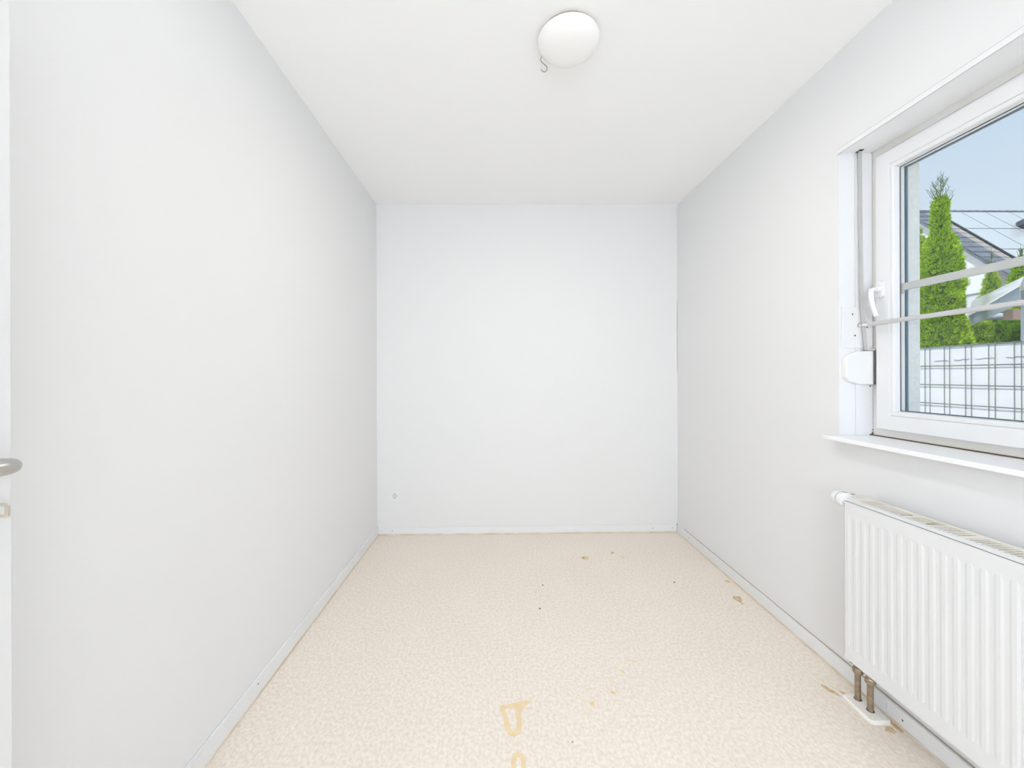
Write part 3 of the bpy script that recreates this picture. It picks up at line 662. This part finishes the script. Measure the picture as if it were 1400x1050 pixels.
while yv > F0:
    for d in (0.0, -0.050):
        if F0 < yv + d < F1:
            o_ = None
            if vw is None:
                vw = MB().tube([(0, 0, GZ + 0.03), (0, 0, 1.575)], 0.0033, 8).mesh('vertical_wire', M_wiregr)
            o_ = link('vertical_wire', vw, fence); o_.location = o_.location + Vector((FXc - 0.003, yv + d, 0))
    yv -= 0.1912
rn = random.Random(3)
pts = []
for i in range(30):
    yy_ = 4.25 - i * 0.0265; pts.append((FXc + 0.0015, yy_, 1.412 + (4.25 - yy_) * 0.022 + rn.uniform(-0.006, 0.006)))
for a_, b_ in ((0, 6), (7, 13), (14, 21), (23, 30)):
    MB().tube(pts[a_:b_], 0.0028, 5).build('film_line', M_filmline, fence, label='ragged grey line in the top strip')  # thin wavy grey line along the top strip
for py_ in (3.495, 1.45, 5.55):
    MB().box(FXc + 0.010, FXc + 0.050, py_ - 0.03, py_ + 0.03, GZ, 1.62, 0.003).build('fence_post', M_post, fence)

# ------------------------------------------------------------------ conifers
def sprays(mb, c, prof, n, rnd, size=0.075, zmin=0.0, inner=0.75, up=0.7, leaf=5):
    """flat upright thuja sprays on a crown; prof = [(z, r)] from bottom to top"""
    cx, cy = c
    zs = [p[0] for p in prof]
    def rad_at(z):
        for (z0, r0_), (z1, r1_) in zip(prof, prof[1:]):
            if z0 <= z <= z1: return r0_ + (r1_ - r0_) * (z - z0) / max(z1 - z0, 1e-6)
        return 0
    rm = max(p[1] for p in prof)
    k = 0
    lob = [rnd.uniform(0, 6.28) for _ in range(4)]
    while k < n:
        z = rnd.uniform(zs[0], zs[-1]); R_ = rad_at(z)
        if rnd.random() > (R_ / rm) ** 0.8 + 0.06: continue
        a = rnd.uniform(0, 2 * math.pi)
        R_ *= 1 + 0.10 * math.sin(3 * a + z * 5 + lob[0]) + 0.08 * math.sin(5 * a - z * 9 + lob[1]) + 0.06 * math.sin(z * 21 + lob[2] + 2 * a)
        rr_ = R_ * (inner + (1 - inner) * math.sqrt(rnd.random()))
        p = Vector((cx + rr_ * math.cos(a), cy + rr_ * math.sin(a), z))
        outv = Vector((math.cos(a), math.sin(a), 0))
        d = (outv * rnd.uniform(0.15, 1.0) + Vector((rnd.uniform(-0.4, 0.4), rnd.uniform(-0.4, 0.4), up * rnd.uniform(0.4, 1.5)))).normalized()
        side = d.cross(Vector((rnd.uniform(-1, 1), rnd.uniform(-1, 1), rnd.uniform(-0.4, 0.4)))).normalized()
        L = size * rnd.uniform(0.6, 1.35)
        vs = []; fs = []
        for j in range(leaf):
            t = (j / (leaf - 1) - 0.5) * 2
            dd = (d * (1 - 0.35 * abs(t)) + side * t * 0.75).normalized()
            ll = L * (1 - 0.35 * abs(t)); nr = dd.cross(side.cross(d)).normalized() * L * 0.075
            b0 = p + side * t * L * 0.05
            b = len(vs); vs += [b0, b0 + dd * ll * 0.55 + nr, b0 + dd * ll, b0 + dd * ll * 0.55 - nr]; fs.append((b, b + 1, b + 2, b + 3))
        mb.add(vs, fs); k += 1

def fmesh(mb, name, material, parent, **pr):
    me = bpy.data.meshes.new(name); me.from_pydata([tuple(v) for v in mb.v], [], mb.f); me.materials.append(material); me.update()
    return link(name, me, parent, **pr)

def conifer(name, label, c, prof, n, seed, m_=M_leaf, size=0.075, group=None, tip=None, category='tree', up=0.8):
    rnd = random.Random(seed)
    t = thing(name, label, category, (c[0], c[1], GZ), group)
    mb = MB(); sprays(mb, c, prof, n, rnd, size, up=up)
    fmesh(mb, 'foliage', m_, t, kind='stuff')
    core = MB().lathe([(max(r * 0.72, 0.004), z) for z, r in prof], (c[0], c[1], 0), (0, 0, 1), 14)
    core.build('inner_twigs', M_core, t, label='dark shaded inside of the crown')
    MB().tube([(c[0], c[1], GZ), (c[0], c[1], prof[0][0] + 0.3)], [0.05, 0.035], 10).build('trunk', M_bark, t)
    if tip:
        z0, z1, rt, nt_ = tip
        tb = MB()
        for i in range(nt_):
            a = rnd.uniform(0, 6.28); zb = z0 + (z1 - z0) * rnd.random() ** 1.4 * 0.75
            k = 1 - (zb - z0) / (z1 - z0)
            ox_ = Vector((math.cos(a), math.sin(a), 0)) * rt * k * rnd.uniform(0.5, 1.0)
            b0 = Vector((c[0], c[1], zb)); e0 = b0 + ox_ + Vector((0, 0, (z1 - zb) * rnd.uniform(0.25, 0.6)))
            tb.tube([b0, b0.lerp(e0, 0.5) + ox_ * 0.15, e0], [0.0042, 0.0028, 0.0014], 4)
            for q in range(4):
                s_ = b0.lerp(e0, 0.35 + 0.16 * q); dv = Vector((rnd.uniform(-1, 1), rnd.uniform(-1, 1), rnd.uniform(0.4, 1.4))).normalized() * 0.055
                tb.tube([s_, s_ + dv], [0.0032, 0.0012], 4)
        tb.tube([(c[0], c[1], z0 - 0.2), (c[0] + 0.01, c[1] + 0.005, z1)], [0.008, 0.002], 5)
        fmesh(tb, 'bare_tip', M_leaft, t, kind='stuff', label='thin sparse top shoots')
    return t
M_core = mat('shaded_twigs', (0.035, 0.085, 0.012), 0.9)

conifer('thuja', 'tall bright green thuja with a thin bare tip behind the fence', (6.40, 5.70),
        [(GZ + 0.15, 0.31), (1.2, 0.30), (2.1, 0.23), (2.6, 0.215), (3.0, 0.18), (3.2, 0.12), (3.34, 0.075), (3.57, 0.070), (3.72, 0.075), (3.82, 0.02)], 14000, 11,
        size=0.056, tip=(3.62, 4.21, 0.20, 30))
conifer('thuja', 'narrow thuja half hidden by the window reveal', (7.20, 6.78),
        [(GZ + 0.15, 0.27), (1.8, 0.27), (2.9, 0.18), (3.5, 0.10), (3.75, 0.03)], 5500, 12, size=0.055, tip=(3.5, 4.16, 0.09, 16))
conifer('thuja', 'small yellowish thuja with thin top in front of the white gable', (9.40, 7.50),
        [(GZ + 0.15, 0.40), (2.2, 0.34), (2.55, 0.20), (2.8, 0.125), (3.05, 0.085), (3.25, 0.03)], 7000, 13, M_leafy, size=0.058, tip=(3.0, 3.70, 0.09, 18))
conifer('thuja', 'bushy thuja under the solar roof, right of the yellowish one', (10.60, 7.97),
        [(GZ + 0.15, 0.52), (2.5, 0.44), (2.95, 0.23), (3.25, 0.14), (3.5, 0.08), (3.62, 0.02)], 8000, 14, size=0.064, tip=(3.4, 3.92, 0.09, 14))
for i, (cx_, cy_, hh, rr_, m_, lab) in enumerate((
        (7.12, 6.20, 2.12, 0.24, M_leaf, 'bright green low conifer shrub beside the tall thuja'),
        (8.45, 7.02, 2.24, 0.27, M_leaf, 'bright green conifer shrub below the grey canopy flap'),
        (8.75, 6.60, 2.24, 0.30, M_leafd, 'conifer shrub darkened in colour for the canopy shade'),
        (8.05, 5.93, 2.12, 0.24, M_leafd, 'conifer shrub behind the pale post, canopy shade in its colour'))):
    conifer('conifer_shrub', lab, (cx_, cy_), [(GZ + 0.1, rr_), (1.2, rr_), (hh - 0.35, rr_ * 0.95), (hh - 0.1, rr_ * 0.7), (hh, 0.08)], 6500, 30 + i, m_, 0.055, None, None, 'shrub', up=0.5)

# ------------------------------------------------------------------ gazebo with white roof and grey valance
gz = thing('gazebo', 'garden gazebo with white roof and grey hanging valance beyond the fence', 'gazebo', (7.2, 4.7, GZ))
C0 = Vector((7.48, 6.23, 0)); D1 = Vector((-0.679, -0.734, 0)); D2 = Vector((0.734, -0.679, 0))   # along the near eave, into the gazebo
EZ = 2.2025
def gp(a, b, z): v = C0 + D1 * a + D2 * b; return (v.x, v.y, z)
LEN, DEPg = 2.80, 2.3
mb = MB()
mb.loft([[gp(-0.05, -0.032, EZ - 0.02), gp(LEN, -0.032, EZ - 0.005), gp(LEN, -0.026, EZ - 0.005), gp(-0.05, -0.026, EZ - 0.02)],
         [gp(0.10, 0.00, EZ + 0.21), gp(LEN, 0.00, EZ + 0.10), gp(LEN, 0.006, EZ + 0.10), gp(0.10, 0.006, EZ + 0.21)]], smooth=False)
mb.build('canopy_fascia', M_canvw, gz, label='white sloping edge band of the canopy')
mb = MB()
mb.loft([[gp(0.10, 0.01, EZ + 0.21), gp(LEN, 0.01, EZ + 0.10), gp(LEN, 0.01, EZ + 0.08), gp(0.10, 0.01, EZ + 0.19)],
         [gp(0.6, DEPg * 0.5, EZ + 0.42), gp(LEN - 0.5, DEPg * 0.5, EZ + 0.42), gp(LEN - 0.5, DEPg * 0.5, EZ + 0.40), gp(0.6, DEPg * 0.5, EZ + 0.40)],
         [gp(0.10, DEPg, EZ + 0.15), gp(LEN, DEPg, EZ + 0.10), gp(LEN, DEPg, EZ + 0.08), gp(0.10, DEPg, EZ + 0.13)]], smooth=False)
mb.build('canopy_roof', M_canvw, gz, label='white canopy roof')
va = MB()
prof = [(0.0, EZ + 0.005), (LEN, EZ + 0.005), (LEN, EZ - 0.182), (0.22, EZ - 0.182)] + arc(0.22, EZ - 0.112, 0.07, 270, 200, 5)
n_ = len(prof)
va.loft([[gp(a, -0.022, z) for a, z in prof], [gp(a, -0.018, z) for a, z in prof]], smooth=False)
va.build('valance', M_canvg, gz, label='grey hanging valance flap')
MB().tube([gp(-0.14, 0.0, EZ - 0.035), gp(-0.14, 0.35, EZ - 0.035)], 0.05, 12).build('eave_tube', M_canvg, gz)
MB().box(6.80, 7.26, 5.19, 5.30, 1.995, 2.128, 0.004).build('timber_beam', M_wood, gz, label='pinkish timber crossbeam')
for pxx, pyy in ((5.81, 4.32),):
    MB().box(pxx - 0.03, pxx + 0.03, pyy - 0.03, pyy + 0.03, GZ, EZ - 0.02, 0.003).build('leg', M_post, gz)
for a, b in ((0.9, DEPg - 0.1), (LEN - 0.3, DEPg - 0.1)):
    q = gp(a, b, 0); MB().box(q[0] - 0.03, q[0] + 0.03, q[1] - 0.03, q[1] + 0.03, GZ, EZ + 0.02, 0.003).build('leg', M_post, gz)

# ------------------------------------------------------------------ neighbouring house
hs = thing('neighbour_house', 'white gabled house with solar panels on its grey tiled roof', 'house', (17.5, 16.7, GZ))
RIDGE_Y, RIDGE_Z, TN = 16.73, 8.12, 1.03
def rz(y): return RIDGE_Z - TN * (RIDGE_Y - y)
X_V = 17.30; YE = 12.3
XE = 27.0
wallp = [(13.95, GZ), (13.95, rz(13.95) - 0.12), (RIDGE_Y, RIDGE_Z - 0.12), (19.6, RIDGE_Z - 0.12 - TN * (19.6 - RIDGE_Y)), (19.6, GZ)]
MB().prism(wallp, 0, X_V + 0.12, XE - 0.3).build('gable_wall', M_hwall, hs)
MB().box(X_V + 0.06, X_V + 0.14, 13.93, 19.5, GZ, 4.16, 0.01).build('lower_wall', M_hwall2, hs, label='pale grey lower wall')
MB().box(X_V + 0.03, X_V + 0.14, 13.91, 19.5, 4.16, 4.205, 0.01).build('ledge', mat('grey_ledge', (0.30, 0.31, 0.33), 0.6), hs)
rf = MB().prism([(YE, rz(YE)), (RIDGE_Y, RIDGE_Z), (RIDGE_Y, RIDGE_Z - 0.10), (YE, rz(YE) - 0.10)], 0, X_V + 0.02, XE)
rf.prism([(21.2, RIDGE_Z - TN * (21.2 - RIDGE_Y)), (RIDGE_Y, RIDGE_Z), (RIDGE_Y, RIDGE_Z - 0.10), (21.2, RIDGE_Z - 0.10 - TN * (21.2 - RIDGE_Y))], 0, X_V + 0.02, XE)
rf.build('roof', M_tileb, hs)
nl = math.hypot(1, TN); nrm = Vector((0, -TN / nl, 1 / nl)); slp = Vector((0, -1 / nl, -TN / nl))
def on_roof(x, y, h_): return Vector((x, y, rz(y))) + nrm * h_
def slab(mb, x0, x1, ya, yb, h0, h1, tilt=0.0):
    r0_ = [on_roof(x0, ya, h0), on_roof(x1, ya, h0), on_roof(x1, ya, h1), on_roof(x0, ya, h1)]
    r1_ = [on_roof(x0, yb, h0 + tilt), on_roof(x1, yb, h0 + tilt), on_roof(x1, yb, h1 + tilt), on_roof(x0, yb, h1 + tilt)]
    return mb.loft([r0_, r1_], smooth=False)
# slate verge tiles, two columns, and a brown column beside the panels
yy = RIDGE_Y - 0.05; k = 0
while yy > YE + 0.1:
    for (x0, x1, mm, h_) in ((X_V - 0.02, X_V + 0.35, M_slate, 0.03), (X_V + 0.355, X_V + 0.70, M_slate, 0.03), (X_V + 0.705, X_V + 1.05, M_tileb, 0.022)):
        slab(MB(), x0, x1, yy, yy - 0.27, h_ - 0.02, h_, 0.022).build('roof_tile', mm, hs)
    yy -= 0.255; k += 1
vb = MB(); vb.loft([[ (X_V - 0.03, RIDGE_Y, RIDGE_Z + 0.01), (X_V + 0.02, RIDGE_Y, RIDGE_Z + 0.01), (X_V + 0.02, RIDGE_Y, RIDGE_Z - 0.09), (X_V - 0.03, RIDGE_Y, RIDGE_Z - 0.09)],
                    [ (X_V - 0.03, YE, rz(YE) + 0.01), (X_V + 0.02, YE, rz(YE) + 0.01), (X_V + 0.02, YE, rz(YE) - 0.09), (X_V - 0.03, YE, rz(YE) - 0.09)]], smooth=False)
vb.build('verge_board', M_slate, hs)
xx = X_V
while xx < 24.5:
    mbr = MB()
    mbr.lathe([(0.085, 0), (0.10, 0.02), (0.088, 0.30), (0.086, 0.33)], (xx, RIDGE_Y, RIDGE_Z + 0.0), (1, 0, 0), 10).build('ridge_tile', M_slate, hs)
    xx += 0.325
PXs = [18.41 + 1.045 * i for i in range(6)]; PYs = [16.62, 15.575, 14.45, 13.325]
for i in range(6):
    for j in range(3):
        x0, x1 = PXs[i], PXs[i] + 1.045; ya, yb = PYs[j], PYs[j + 1]
        p_ = slab(MB(), x0, x1 - 0.004, ya, yb + 0.004, 0.05, 0.09).build('solar_panel', M_solfr, hs)
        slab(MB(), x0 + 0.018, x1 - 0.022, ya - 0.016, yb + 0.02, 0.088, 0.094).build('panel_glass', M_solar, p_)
vy = 15.55
cv = MB(); c0 = on_roof(20.76, vy, 0.05)
cv.lathe([(0.20, -0.3), (0.20, 0.16), (0.27, 0.18), (0.27, 0.36), (0.10, 0.46), (0, 0.46)], (c0.x + 0.12, c0.y, c0.z), (0, 0, 1), 16)
cv.build('roof_blob', M_solfr, hs, label='dark round blob on the solar roof')  # dark round shape standing on the panels
